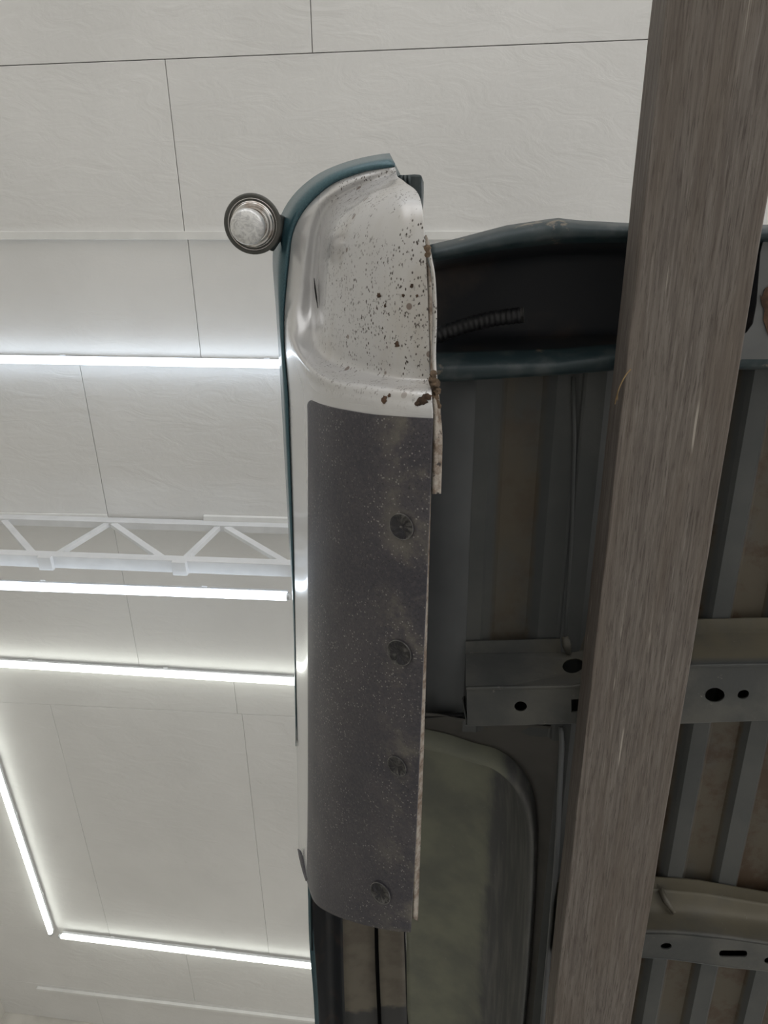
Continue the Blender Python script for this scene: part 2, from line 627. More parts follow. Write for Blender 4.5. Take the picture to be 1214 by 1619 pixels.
def led_tube(a, b, dh, mat, label, wid=0.034, pts=None):
    A, B = pts if pts else (up(a[0], a[1], HC - dh), up(b[0], b[1], HC - dh))
    A[2] = B[2] = CEIL_Z - dh
    d = _n(B - A)
    t = bpy.data.objects.new('led_tube', None)
    t.empty_display_size = 0.1
    link(t)
    t.location = tuple(A)
    tag(t, label, 'light', 'ceiling light tubes')
    o = np.zeros(3)
    e = B - A
    V, F = sweep([o, e * 0.002, e * 0.5, e * 0.998, e], [wid * 0.42, wid / 2, wid / 2, wid / 2, wid * 0.42], 12)
    mesh('diffuser', V, F, mat, t)
    upo = np.array([0, 0, wid * 0.5 + 0.005])
    bar('housing', o + upo, e + upo, wid * 0.85, 0.014, M['led_case'], t)
    for s, pth in ((-1, o), (1, e)):
        V, F = sweep([pth - d * 0.003, pth + d * s * 0.014], [wid * 0.46, wid * 0.46], 12)
        mesh('end_cap', V, F, M['led_case'], t)
    n = max(2, int(np.linalg.norm(e) / 0.6))
    for i in range(n):
        c = e * (i + 0.5) / n + np.array([0, 0, wid * 0.5 + 0.011])
        bar('clip', c - d * 0.012, c + d * 0.012, wid * 1.1, 0.006, M['white_steel'], t)
    return t


led_tube((-60, 567), (590, 578), 0.043, M['led'], 'bright light tube nearest the middle of the ceiling, above the roof joist')
led_tube((-60, 924), (454, 943), 0.47, M['led'], 'light tube hung under the lower chord of the white roof joist')
led_tube((-60, 1046), (600, 1086), 0.043, M['led_warm'], 'light tube on the ceiling just past the white roof joist')
led_tube((-57, 1062), (80, 1475), 0.043, M['led_warm'], 'slanting light tube at the left edge, square to the others', 0.03)
led_tube((97, 1480), (760, 1560), 0.043, M['led_warm'], 'light tube nearest the far wall, meeting the slanting tube', 0.03)

for (xa, ya, xb, yb, lab) in ((1.3, -0.2, 3.6, -0.2, 'added unseen light tube on the ceiling right of the truck bed, level with its tailgate end'),
                              (1.3, 1.6, 3.6, 1.6, 'added unseen light tube on the ceiling right of the truck bed, level with its wheel arch'),
                              (-1.8, -2.6, 0.6, -2.6, 'added unseen light tube on the ceiling behind the tailgate end, on the left'),
                              (1.1, -2.6, 3.5, -2.6, 'added unseen light tube on the ceiling behind the tailgate end, on the right')):
    ADDED_LED_PTS = (np.array([xa, ya, CEIL_Z - 0.043]), np.array([xb, yb, CEIL_Z - 0.043]))  # unseen tubes added to brighten the ceiling and the bed's underside
    led_tube(None, None, 0.043, M['led'], lab, pts=ADDED_LED_PTS)

# white lattice joist below the ceiling
jo = bpy.data.objects.new('roof_joist', None)
link(jo)
ja, jb = up(0, 822, 2.66), up(455, 836, 2.66)
jo.location = tuple(ja)
tag(jo, 'white steel lattice roof joist crossing under the ceiling with zigzag bars', 'roof joist')
jd = _n(jb - ja)
jlen0, jlen1 = -0.6, 2.6
zt, zb = 2.665 - 2.66, 2.30 - 2.66


def jpt(s, z):
    return jd * s + np.array([0, 0, z])


bar('top_chord', jpt(jlen0, zt), jpt(jlen1, zt), 0.034, 0.05, M['white_steel'], jo)
bar('bottom_chord', jpt(jlen0, zb), jpt(jlen1, zb), 0.055, 0.045, M['white_steel'], jo)
# feet of the zigzag bars, read off the photograph


def js(px):
    """position along the joist of a picture x on its top chord"""
    return float(np.dot(up(px, 822 + px * 0.031, 2.66) - ja, jd))


def jsb(px):
    return float(np.dot(up(px, 905 + px * 0.02, 2.30) - ja, jd))


tops = [(-150, -70), (10, 57), (172, 86), (182, 263), (346, 289), (360, 458), (530, 480), (545, 650)]
for a, b in tops:
    bar('web_bar', jpt(js(a), zt - 0.02), jpt(jsb(b), zb + 0.02), 0.028, 0.02, M['white_steel'], jo, upv=(0.1, 1, 0))
for s in (jsb(85), jsb(292)):
    bar('clip', jpt(s - 0.03, zb - 0.03), jpt(s + 0.03, zb - 0.03), 0.06, 0.022, M['white_steel'], jo)

# ------------------------------------------------------------------ the pickup bed
bed = bpy.data.objects.new('pickup_bed', None)
link(bed)
bed.matrix_world = TMAT
tag(bed, 'raised teal and silver pickup truck bed seen from underneath, resting on the timber beam', 'truck bed')

# --- silver lower side panel with the stepped bumper recess at the rear corner
ROWS = [
    ([(472, 1352), (484, 1391), (497, 1426), (520, 1443), (550, 1455), (590, 1466), (622, 1472), (649, 1474)], (1.25, 1.115, 1.03, .975, .93, .90, .888, .882)),
    ([(470, 1230), (486, 1260), (505, 1280), (535, 1290), (580, 1296), (622, 1300), (645, 1300), (658, 1300)], (1.28, 1.10, 1.025, .97, .925, .897, .885, .88)),
    ([(467, 1050), (486, 1060), (505, 1065), (535, 1065), (580, 1065), (625, 1065), (652, 1065), (668, 1065)], (1.28, 1.10, 1.025, .97, .925, .897, .885, .88)),
    ([(463, 850), (486, 850), (505, 850), (535, 850), (582, 850), (628, 850), (658, 850), (677, 850)], (1.28, 1.10, 1.025, .97, .925, .897, .885, .88)),
    ([(458, 690), (486, 685), (507, 688), (537, 694), (585, 700), (630, 702), (660, 703), (682, 703)], (1.28, 1.10, 1.025, .97, .925, .897, .885, .88)),
    ([(456, 630), (483, 625), (506, 634), (537, 642), (585, 650), (630, 654), (660, 656), (684, 657)], (1.28, 1.105, 1.03, .975, .93, .90, .888, .883)),
    ([(453, 590), (474, 592), (502, 610), (535, 621), (583, 629), (630, 634), (660, 636), (683, 637)], (1.28, 1.13, 1.04, .98, .935, .905, .893, .888)),
    ([(450, 555), (462, 552), (488, 581), (526, 600), (580, 609), (630, 615), (660, 617), (682, 618)], (1.28, 1.175, 1.07, 1.0, .95, .918, .905, .90)),
    ([(449, 520), (458, 520), (480, 548), (520, 581), (577, 595), (630, 602), (660, 604), (680, 605)], (1.28, 1.215, 1.155, 1.07, 1.0, .962, .95, .945)),
    ([(449, 500), (463, 492), (486, 520), (517, 558), (575, 579), (630, 587), (660, 589), (679, 589)], (1.28, 1.23, 1.20, 1.11, 1.02, .972, .958, .953)),
    ([(450, 480), (473, 460), (496, 490), (516, 520), (570, 540), (628, 545), (658, 546), (678, 546)], (1.28, 1.24, 1.235, 1.12, 1.02, .97, .955, .95)),
    ([(456, 420), (479, 412), (498, 438), (520, 450), (570, 452), (625, 452), (655, 452), (675, 452)], (1.28, 1.245, 1.245, 1.12, 1.02, .972, .958, .953)),
    ([(463, 368), (488, 358), (505, 373), (525, 382), (572, 372), (625, 372), (652, 372), (671, 372)], (1.275, 1.245, 1.245, 1.13, 1.03, .982, .97, .965)),
    ([(484, 328), (505, 321), (521, 331), (541, 338), (580, 328), (625, 326), (650, 325), (667, 326)], (1.265, 1.24, 1.24, 1.15, 1.06, 1.005, .992, .985)),
    ([(525, 291), (538, 297), (550, 305), (563, 311), (590, 304), (625, 300), (645, 300), (659, 303)], (1.25, 1.235, 1.235, 1.18, 1.11, 1.055, 1.04, 1.035)),
    ([(570, 273), (577, 280), (586, 287), (595, 292), (608, 290), (622, 287), (635, 285), (643, 290)], (1.235, 1.225, 1.225, 1.20, 1.165, 1.13, 1.12, 1.11)),
    ([(600, 267), (605, 272), (610, 276), (614, 279), (619, 279), (624, 278), (628, 279), (630, 282)], (1.225, 1.222, 1.22, 1.215, 1.2, 1.19, 1.18, 1.175)),
    ([(624, 264), (624.5, 266), (625, 268), (625.5, 270), (626, 272), (626.5, 274), (627, 276), (627.5, 278)], (1.22, 1.218, 1.215, 1.212, 1.208, 1.204, 1.2, 1.196)),
]
NET = np.array([[(x, y, hh) for (x, y), hh in zip(p, h)] for p, h in ROWS])    # rows x 8 x 3


def net_px(tr, tc):
    cols = np.array([cat(NET[:, k], tr) for k in range(8)])
    return cat(cols, tc)


def net_pt(tr, tc, drop=0.0):
    x, y, h = net_px(tr, tc)
    return local(tp(x, y, h - drop))


def net_grid(name, mat, r0, r1, c0, c1, nr, nc, drop=0.0, solid=0.002, off=1, rnd_corner=0):
    V = []
    for u in np.linspace(0, 1, nr):
        for c in np.linspace(c0, c1, nc):
            rr = r1 - (rnd_corner * max(0.0, (c0 + 0.42 - c) / 0.42) ** 2.5 if rnd_corner else 0)
            V.append(net_pt(r0 + (rr - r0) * u, c, drop))
    o = mesh(name, V, grid_faces(nr, nc), mat, bed, True)
    # sheet thickness grows away from the lens
    me = o.data
    if sum(p.normal.z * p.area for p in me.polygons) > 0:
        me.flip_normals()
    q = o.modifiers.new('solid', 'SOLIDIFY')
    q.thickness = solid
    q.offset = -1
    return o


side = net_grid('side_panel', M['silver'], 0, len(ROWS) - 1, 0, 7, 220, 90)
side['label'] = 'silver lower side panel with stepped bumper recess, speckled with tar and rust'
guard = net_grid('stone_guard', M['guard'], -0.0, 4.86, 1.02, 7.0, 150, 60, drop=0.004, solid=0.003, rnd_corner=0.22)
guard['label'] = 'charcoal gritty stone guard coating on the lower side'


def nearest_net(px, py):
    best, bt = 1e9, None
    for r in np.linspace(0, 6, 121):
        for c in np.linspace(1, 7, 61):
            q = net_px(r, c)
            d = (q[0] - px) ** 2 + (q[1] - py) ** 2
            if d < best:
                best, bt = d, (r, c)
    return bt


for (px, py, rr) in ((634, 834, 20), (631, 1031, 20), (628, 1213, 16), (603, 1412, 17)):
    r, c = nearest_net(px, py)
    p = net_pt(r, c, 0.004)
    a = net_pt(r + 0.05, c, 0.004) - p
    b = net_pt(r, c + 0.05, 0.004) - p
    nrm = _n(np.cross(a, b))
    if nrm[2] > 0:
        nrm = -nrm
    R = rr * float((TRUCK @ (p + BASE))[2]) / FPX * 1.06
    p = p + nrm * 0.0022
    V, F = lathe(p - nrm * 0.001, nrm, [(R, -0.002), (R, 0.0012), (R * 0.97, 0.0016), (R * 0.6, 0.0016), (0.0005, 0.0016)], 40)
    pl = mesh('round_plug', V, F, M['plug'], bed, False)
    V, F = lathe(p - nrm * 0.001, nrm, [(R * 1.0, 0.0), (R * 1.045, 0.0014), (R * 1.01, 0.0026), (R * 0.975, 0.0016)], 40)
    mesh('rim', V, F, M['plug_rim'], pl)
    if rr == 20 and py < 900:
        V, F = lathe(p, nrm, [(0.002, -0.001), (0.0015, 0.0022), (0.0004, 0.0022)], 10)
        mesh('centre_dimple', V, F, M['plug_rim'], pl)

mesh('dark_sliver', *sweep([local(tp(x, y, h)) for x, y, h in ((496.5, 440, 1.236), (498, 455, 1.226), (500, 470, 1.214), (502.5, 487, 1.20))], [.0005, .0016, .0016, .0005], 8), M['matte_black'], bed)  # thin black sliver laid along the groove beside the bumper recess
for (px, py, rr) in ((597, 468, 4.5), (630, 540, 5.0), (650, 447, 3.2), (636, 460, 2.5), (604, 631, 5.5), (612, 627, 3.0), (667, 634, 8.0), (676, 626, 6.0), (659, 640, 4.0), (658, 464, 2.6), (613, 484, 2.4)):
    best, bt = 1e9, (8, 5)
    for r in np.linspace(5, 13, 49):
        for c in np.linspace(3, 7, 25):
            q = net_px(r, c)
            dd = (q[0] - px) ** 2 + (q[1] - py) ** 2
            if dd < best:
                best, bt = dd, (r, c)
    p = net_pt(*bt)
    nrm = _n(np.cross(net_pt(bt[0] + .05, bt[1]) - p, net_pt(bt[0], min(bt[1] + .05, 7.05)) - p))
    if nrm[2] > 0:
        nrm = -nrm
    su = _n(np.cross(nrm, (0.2, 1, 0)))
    sv = np.cross(nrm, su)
    R = rr * 1.0 / FPX
    ring = [p + nrm * 0.0006 + (su * math.cos(a) + sv * math.sin(a)) * R * random.uniform(0.6, 1.25) for a in np.linspace(0, 2 * math.pi, 14, endpoint=False)]
    mesh('rust_chip', [p + nrm * 0.0009] + ring, [(0, 1 + k, 1 + (k + 1) % 14) for k in range(14)], M['rust'], side, True, 0.0006)
# small lip where the side panel meets the wheel arch
loft('arch_lip', [[(471, 1342, 1.20), (474, 1358, 1.17), (479, 1378, 1.13), (484, 1393, 1.10)], [(475, 1345, 1.185), (480, 1360, 1.155), (483, 1376, 1.125), (487, 1390, 1.095)]], M['guard'], bed, 20, 2, 0.003)

# --- teal upper skin: crease, widest line, then the wall up to the bed rail and round it
S1 = [tuple(NET[i, 0]) for i in range(len(ROWS))][1:]
front1 = [(500, 1900, 1.28), (489, 1619, 1.28), (474, 1352, 1.27)]
S1 = [(468, 1180, 1.28)] + [q for q in S1 if q[1] < 1100]
S0 = [(467.5, 1150, 1.36), (463, 950, 1.37), (456, 830, 1.38), (449, 700, 1.38), (443, 590, 1.38), (437, 490, 1.38), (432, 420, 1.38), (434, 380, 1.38), (443, 345, 1.375),
      (458, 317, 1.37), (480, 293, 1.36), (510, 272, 1.35), (550, 256, 1.34), (590, 246.5, 1.33), (616, 243, 1.32)]
nS = 90
A1 = resample(S1, nS)
A0 = resample(S0, nS)
mid = A1 * 0.82 + A0 * 0.18
mid[:, 2] = A1[:, 2] - 0.004
mid[-1] = (624.5, 259, 1.225)
rows = [np.array([local(tp(*q)) for q in c]) for c in (A1, mid, A1 * 0.35 + A0 * 0.65, A0)]
tg = np.gradient(rows[-1], axis=0)
inw = np.column_stack([-tg[:, 1], tg[:, 0], np.zeros(nS)])
inw /= np.linalg.norm(inw, axis=1)[:, None]
if inw[5, 0] < 0:
    inw = -inw


def inset(d, z):
    q = rows[-1] + inw * d
    q[:, 2] = z - BASE[2]
    return q


topw, rail, rail2, rail3 = inset(.006, 1.72), inset(.018, 1.74), inset(.055, 1.74), inset(.065, 1.69)
allrows = rows + [topw, rail, rail2, rail3]
# inwards direction for the rear corner: pull towards the bed's inside
mesh('upper_skin', np.concatenate(allrows), grid_faces(len(allrows), nS), M['teal'], bed, True, 0.002)
# forward part above the wheel arch
fr = [[(493, 1380, 1.44), (494, 1480, 1.46), (499, 1619, 1.47), (505, 1800, 1.45)], [(487, 1370, 1.40), (488.5, 1480, 1.42), (497, 1600, 1.43), (504, 1800, 1.41)]]
fw = [np.array([local(tp(*q)) for q in resample(c, 30)]) for c in fr]
tw = fw[1] + np.array([-0.004, 0, 0])
tw[:, 2] = 1.72 - BASE[2]
mesh('arch_skin', np.concatenate([fw[0], fw[1], tw]), grid_faces(3, 30), M['teal'], bed, True, 0.002)
# closing piece between the corner skin and the arch
A = [local(tp(472, 1150, 1.36)), local(tp(473, 1250, 1.36)), local(tp(479, 1352, 1.33)), local(tp(490, 1372, 1.40))]
B = [a + np.array([0.003, 0, 0]) for a in A]
for b_ in B:
    b_[2] = 1.72 - BASE[2]
mesh('side_skin', A + B, grid_faces(2, 4), M['teal'], bed, True, 0.002)

# --- tailgate hinge block behind the corner
hb = [local(tp(x, y, 1.26)) for x, y in ((628, 276), (641, 276), (655, 275), (667, 276), (667, 300), (666, 330), (650, 330), (630, 300))]
V = [tuple(p) for p in hb] + [tuple(p + np.array([0, 0, 0.06])) for p in hb]
k = len(hb)
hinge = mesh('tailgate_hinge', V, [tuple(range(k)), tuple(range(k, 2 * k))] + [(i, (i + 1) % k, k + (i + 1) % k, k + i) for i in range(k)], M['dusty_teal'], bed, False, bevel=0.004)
for x in (634, 640, 646):
    mesh('rib', *sweep([local(tp(x, 277, 1.258)), local(tp(x + 1, 296, 1.258))], [0.003, 0.003], 8), M['dusty_teal'], hinge)

# --- folded seam flange along the lower edge, mud in the fold
loft('seam_flange', [[(672, 372, .985), (676, 420, .97), (677, 500, .96), (680, 560, .955), (683, 612, .925), (686, 650, .90), (685, 720, .895), (683, 781, .892)],
                     [(677, 385, 1.0), (683, 420, .985), (688, 470, .975), (686, 540, .965), (690, 600, .94), (695, 655, .915), (698, 700, .905), (696, 780, .90)]],
     M['seam'], bed, 70, 4, 0.004)
loft('seam_lip', [[(676, 405, .965), (683, 440, .955), (685, 500, .95), (684, 560, .945), (687, 605, .92)], [(680, 402, .955), (687, 440, .95), (689.5, 500, .945), (688, 560, .94), (691, 608, .915)]],
     M['silver'], bed, 50, 2, 0.003)
loft('lower_hem', [[(676, 835, .884), (672, 930, .884), (666, 1060, .884), (660, 1180, .884), (656, 1310, .886), (653, 1452, .888)],
                   [(680, 775, .897), (676, 930, .897), (672.5, 1060, .897), (669, 1180, .897), (664.5, 1310, .899), (659.5, 1456, .90)]],
     M['seam'], bed, 60, 2, 0.003)
for i, (px, py, rr) in enumerate(((684, 600, .006), (687, 607, .007), (690, 618, .006), (685, 592, .005), (691, 640, .006), (688, 628, .005), (675, 392, .005), (676, 402, .004))):
    bm = bmesh.new()
    bmesh.ops.create_icosphere(bm, subdivisions=2, radius=rr)
    c = local(tp(px, py, .915))
    for vv in bm.verts:
        vv.co = vv.co * random.uniform(0.7, 1.25) + Vector(c)
    me = bpy.data.meshes.new('mud_clod')
    bm.to_mesh(me)
    bm.free()
    me.materials.append(M['clod'])
    link(bpy.data.objects.new('mud_clod', me), bed)

# --- chrome round knob standing out from the corner
kc, kt = local(tp(399.6, 354.7, 1.26)), local(tp(389.6, 359.3, 1.17))
ax = _n(kt - kc)
hgt = float(np.linalg.norm(kt - kc))
R = 39.0 * 1.26 / FPX * 1.06
knob = mesh('chrome_knob', *lathe(kc, ax, [(R * .50, -.05), (R * .62, -.03), (R * .98, -.012), (R * .97, .0), (R * .86, .004), (R * .80, -.002), (R * .74, .012), (R * .66, .016), (R * .60, .010), (R * .52, .016), (R * .46, .02), (R * .44, hgt * .6)]), M['chrome'], bed)
knob['label'] = 'round chrome fitting with a bright flat cap'
mesh('gasket', *lathe(kc, ax, [(R * .86, -.022), (R, -.018), (R * 1.03, -.004), (R * 1.01, .006), (R * .95, .007), (R * .86, .003)]), M['gasket'], knob)
Rc = 24.5 * 1.17 / FPX * 1.06
mesh('cap', *lathe(kc, ax, [(Rc * .8, hgt * .45), (Rc * .97, hgt * .6), (Rc, hgt * .8), (Rc * .96, hgt * .95), (Rc * .85, hgt), (Rc * .3, hgt + .001), (.0004, hgt + .001)]), M['cap'], knob)
bp = [local(tp(x, y, h)) for x, y, h in ((428, 335, 1.30), (447, 340, 1.335), (446, 372, 1.335), (428, 398, 1.30), (420, 388, 1.29), (422, 345, 1.29))]
V = [tuple(p) for p in bp] + [tuple(p + np.array([0, 0, 0.02])) for p in bp]
k = len(bp)
mesh('bracket', V, [tuple(range(k)), tuple(range(k, 2 * k))] + [(i, (i + 1) % k, k + (i + 1) % k, k + i) for i in range(k)], M['gasket'], knob, False, bevel=0.003)

# --- rear sill: an open channel with rolled lips
xs = np.linspace(676, XEND, 90)
HI = 1.29
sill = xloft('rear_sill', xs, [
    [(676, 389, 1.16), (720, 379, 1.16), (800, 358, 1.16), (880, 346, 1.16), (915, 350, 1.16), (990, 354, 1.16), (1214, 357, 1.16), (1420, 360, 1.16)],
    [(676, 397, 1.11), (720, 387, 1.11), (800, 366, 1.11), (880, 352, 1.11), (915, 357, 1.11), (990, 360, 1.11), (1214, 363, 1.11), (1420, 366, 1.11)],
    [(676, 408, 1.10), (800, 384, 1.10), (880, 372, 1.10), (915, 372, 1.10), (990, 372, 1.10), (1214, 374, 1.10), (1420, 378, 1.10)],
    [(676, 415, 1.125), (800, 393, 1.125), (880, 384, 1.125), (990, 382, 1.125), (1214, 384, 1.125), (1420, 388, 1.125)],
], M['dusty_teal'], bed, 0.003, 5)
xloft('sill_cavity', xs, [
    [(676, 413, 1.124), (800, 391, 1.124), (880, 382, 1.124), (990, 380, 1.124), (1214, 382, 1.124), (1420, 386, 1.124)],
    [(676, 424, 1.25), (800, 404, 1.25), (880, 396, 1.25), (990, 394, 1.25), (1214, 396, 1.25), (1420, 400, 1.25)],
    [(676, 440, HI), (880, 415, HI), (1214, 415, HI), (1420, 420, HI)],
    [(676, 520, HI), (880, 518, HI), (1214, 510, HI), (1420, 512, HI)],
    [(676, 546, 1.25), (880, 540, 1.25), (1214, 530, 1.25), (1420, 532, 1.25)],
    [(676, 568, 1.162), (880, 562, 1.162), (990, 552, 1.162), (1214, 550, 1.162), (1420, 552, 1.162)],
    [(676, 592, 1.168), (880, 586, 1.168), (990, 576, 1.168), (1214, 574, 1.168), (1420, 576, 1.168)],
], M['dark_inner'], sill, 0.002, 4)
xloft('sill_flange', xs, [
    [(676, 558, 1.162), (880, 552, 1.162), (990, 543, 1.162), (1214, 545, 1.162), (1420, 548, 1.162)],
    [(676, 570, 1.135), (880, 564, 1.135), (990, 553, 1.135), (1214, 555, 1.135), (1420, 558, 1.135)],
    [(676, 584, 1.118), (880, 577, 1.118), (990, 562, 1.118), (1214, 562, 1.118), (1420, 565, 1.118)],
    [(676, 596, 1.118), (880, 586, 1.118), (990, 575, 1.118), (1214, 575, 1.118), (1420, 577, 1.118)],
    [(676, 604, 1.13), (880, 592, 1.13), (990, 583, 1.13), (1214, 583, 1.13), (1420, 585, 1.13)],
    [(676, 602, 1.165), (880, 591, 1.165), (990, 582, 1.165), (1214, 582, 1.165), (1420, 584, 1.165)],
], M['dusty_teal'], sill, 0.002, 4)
# grey gusset plate that closes the channel on the far side of the beam
gp = [local(tp(x, y, 1.115)) for x, y in ((1214, 377), (1206, 383), (1202, 400), (1199, 440), (1196, 480), (1190, 512), (1180, 526), (1160, 532), (1120, 534), (1120, 568), (1240, 568), (1420, 570), (1420, 380))]
plate('gusset_plate', [tuple(p) for p in gp], [], M['grey_plate'], sill, 0.003)['label'] = 'grey plate closing the sill'
ru = [local(tp(x, y, 1.1165)) for x, y in ((1214, 452), (1208, 456), (1203, 470), (1200, 466), (1203, 482), (1207, 490), (1205, 505), (1210, 520), (1214, 532), (1226, 524), (1232, 490), (1228, 460))]
plate('rust_patch', [tuple(p - np.array([0, 0, 0.0035])) for p in ru], [], M['rust'], sill, 0.0006)

# corrugated conduit lying in the channel
path = resample([(676, 537, 1.19), (705, 525, 1.19), (745, 512, 1.19), (785, 503, 1.185), (824, 498, 1.18)], 90)
P = [local(tp(*q)) for q in path]
rad = [0.0130 + 0.0009 * math.sin(i * 1.25) for i in range(90)]
con = mesh('wiring_conduit', *sweep(P, rad, 16), M['black_rubber'], bed)
e = _n(P[-1] - P[-3])
mesh('conduit_end', *sweep([P[-1] - e * .002, P[-1] + e * .004, P[-1] + e * .004], [.0125, .0125, .006], 14), M['plug_rim'], con)

# --- bed floor: corrugated sheet, its inner edge turning up into the inner side wall
HF = 1.175
prof_px = [(745, 0), (768, 0), (772, .004), (784, .010), (792, .016), (846, .016), (856, .008), (866, 0), (898, 0), (903, -.003), (905, -.008), (908, -.010), (936, -.010), (944, -.006), (955, .0), (985, .0), (995, .014), (1100, .016), (1138, .016),
           (1150, .004), (1156, -.001), (1182, -.001), (1190, .012), (1196, .016), (1245, .016), (1258, 0), (1290, 0), (1302, .016), (1362, .016), (1374, 0), (1410, 0), (1422, .016), (1482, .016), (1494, 0), (1530, 0), (1542, .016), (1602, .016), (1614, 0), (1650, 0), (1662, .016), (1722, .016), (1734, 0), (1770, 0), (1782, .016), (1842, .016), (1854, 0), (1960, 0)]
prof = []
for x, dz in prof_px:
    q = tp(x, 800, HF)
    prof.append((q[0], HF + dz))
inner = [(-0.34, 1.70), (-0.30, 1.62), (-0.20, 1.46), (-0.12, 1.33), (-0.06, 1.235), (-0.02, 1.19)]
y_rear, y_front = tp(800, 574, 1.17)[1], tp(800, 1900, 1.17)[1]
y_wh = tp(672, 1135, 1.17)[1]
pf = inner + prof
ys = np.linspace(y_rear, y_wh * 1.035, 12)
V = []
Z0 = BASE[2]
ncol = len(prof)
xw = tp(880, 1200, HF)[0]
pw = np.array(prof)
zw = float(np.interp(xw, pw[:, 0], pw[:, 1]))
prof_l = [q for q in prof if q[0] < xw - .002] + [(xw, zw)]
prof_r = [(xw, zw)] + [q for q in prof if q[0] > xw + .002]
V = [local((x, y, z)) for y in ys for x, z in prof_l]
mesh('bed_floor', V, grid_faces(len(ys), len(prof_l)), M['undercoat'], bed, False, 0.002, -1)
ys2 = np.linspace(y_rear, y_front, 20)
V = [local((x, y, z)) for y in ys2 for x, z in prof_r]
mesh('bed_floor', V, grid_faces(len(ys2), len(prof_r)), M['undercoat'], bed, False, 0.002, -1)
ysi = np.linspace(0, 1, 10)
y_a = tp(700, 575, 1.2)[1]
wallp = inner + [prof[0], (prof[1][0] - 0.006, prof[1][1] + 0.0005)]
V = [local((x, y_a + (y_wh * (1 + (z - 1.17) * .85) - y_a) * t, z)) for t in ysi for x, z in wallp]
mesh('inner_wall', V, grid_faces(len(ysi), len(wallp)), M['inner_paint'], bed, True, 0.002)
# raised hem along the floor joint
q = [local(tp(x, y, 1.163)) for x, y in ((906, 596), (908, 700), (903, 850), (894, 1000), (893, 1012))]
mesh('floor_hem', *sweep(q, [.0035] * 5, 8), M['undercoat'], bed)

# --- first crossmember (hat section) ends left of the beam
HB, HW = 1.085, 1.165


def cm_curve(pts, h):
    c = np.array(pts, float)
    return lambda x: local(tp(x, np.interp(x, c[:, 0], c[:, 1]), h))


def oval(cx, cy, rx, ry, h, n=18, rot=0.0):
    return [tuple(local(tp(cx + rx * math.cos(t) * math.cos(rot) - ry * math.sin(t) * math.sin(rot), cy + rx * math.cos(t) * math.sin(rot) + ry * math.sin(t) * math.cos(rot), h))) for t in np.linspace(0, 2 * math.pi, n, endpoint=False)]


xs = np.concatenate([np.linspace(736, 742, 3), np.linspace(750, XEND, 60)])
f_top = [(736, 1014), (905, 1009), (1100, 979), (1420, 972)]
f_bot = [(736, 1033), (905, 1030), (1100, 1003), (1420, 1000)]
w_bot = [(738, 1088), (905, 1085), (1090, 1052), (1420, 1048)]
b_bot = [(740, 1147), (905, 1143), (1075, 1143), (1420, 1130)]
cross = bpy.data.objects.new('crossmember', None)
link(cross, bed)
zero = Matrix.Identity(4)


def interp(c, x):
    c = ext(c)
    return float(np.interp(x, c[:, 0], c[:, 1]))


xloft('flange', xs, [[(x, y, HW + .003) for x, y in f_top], [(x, y, HW) for x, y in f_bot]], M['xmember'], cross, 0.003, 2, smooth=False)
# web with an oval hole: points lie on the sloped plane between flange and bottom


def web_pt(x, t):
    ya, yb = interp(f_bot, x), interp(w_bot, x)
    return tuple(local(tp(x, ya + (yb - ya) * t, HW + (HB - HW) * t)))


def web(name, x0, x1, holes, parent, n=24):
    outer = [web_pt(x, 0) for x in np.linspace(x0, x1, n)] + [web_pt(x, 1) for x in np.linspace(x1, x0, n)]
    hl = [[web_pt(cx + rx * math.cos(a), t + rt * math.sin(a)) for a in np.linspace(0, 2 * math.pi, 20, endpoint=False)] for cx, t, rx, rt in holes]
    return plate(name, outer, hl, M['xmember'], parent)


web('web', 736, 940, [(906, .42, 17, .21)], cross)
xw2 = np.linspace(938, XEND, 50)
xloft('web', xw2, [[(x, interp(f_bot, x), HW) for x in xw2], [(x, interp(w_bot, x), HB) for x in xw2]], M['xmember'], cross, 0.003, 6, smooth=False)
outer = [tuple(local(tp(x, interp(w_bot, x), HB))) for x in np.linspace(738, XEND, 50)] + [tuple(local(tp(x, interp(b_bot, x), HB))) for x in np.linspace(XEND, 740, 50)]
sq = [tuple(local(tp(x, y, HB))) for x, y in ((903, 1106), (920, 1105), (920, 1125), (903, 1126))]
plate('bottom_face', outer, [oval(823, 1117, 10, 8, HB), sq, oval(1130, 1099, 15.5, 11.5, HB), oval(1175, 1098, 9.5, 7, HB, rot=-0.3)], M['xmember'], cross)
xloft('rounded_edge', xs, [[(x, y - 2.5, HB + .005) for x, y in w_bot], [(x, y - 0.5, HB - .0015) for x, y in w_bot], [(x, y + 3, HB - .0015) for x, y in w_bot]], M['xmember'], cross, 0.002, 3)
# hidden front web and a closed dark inside so the holes look into shade
xloft('front_web', xs, [[(x, y, HB) for x, y in b_bot], [(x, y - 14, 1.20) for x, y in b_bot]], M['xmember'], cross, 0.003, 2, smooth=False)
# torn tab at the outer end
loft('end_tab', [[(731, 1105, 1.10), (733, 1120, 1.095), (739, 1147, 1.085)], [(734, 1100, 1.12), (736, 1122, 1.11), (740.5, 1140, 1.09)]], M['xmember'], cross, 12, 2, 0.003)
# bump where the floor hem passes
bm_v, bm_f = sweep([local(tp(893, 1006, 1.166)), local(tp(896, 1020, 1.160)), local(tp(899, 1034, 1.155))], [.007, .009, .004], 12)
mesh('hem_swage', bm_v, bm_f, M['xmember'], cross)

for x in (737.5, XEND - 3):
    cap = [local(tp(x, interp(f_top, x), HW + .02)), local(tp(x, interp(f_bot, x), HW)), local(tp(x + 1, interp(w_bot, x), HB)), local(tp(x + 2, interp(b_bot, x), HB)), local(tp(x, interp(b_bot, x) - 14, 1.20))]
    mesh('end_cap', [tuple(p) for p in cap], [tuple(range(5))], M['xmember'], cross, False, 0.002)

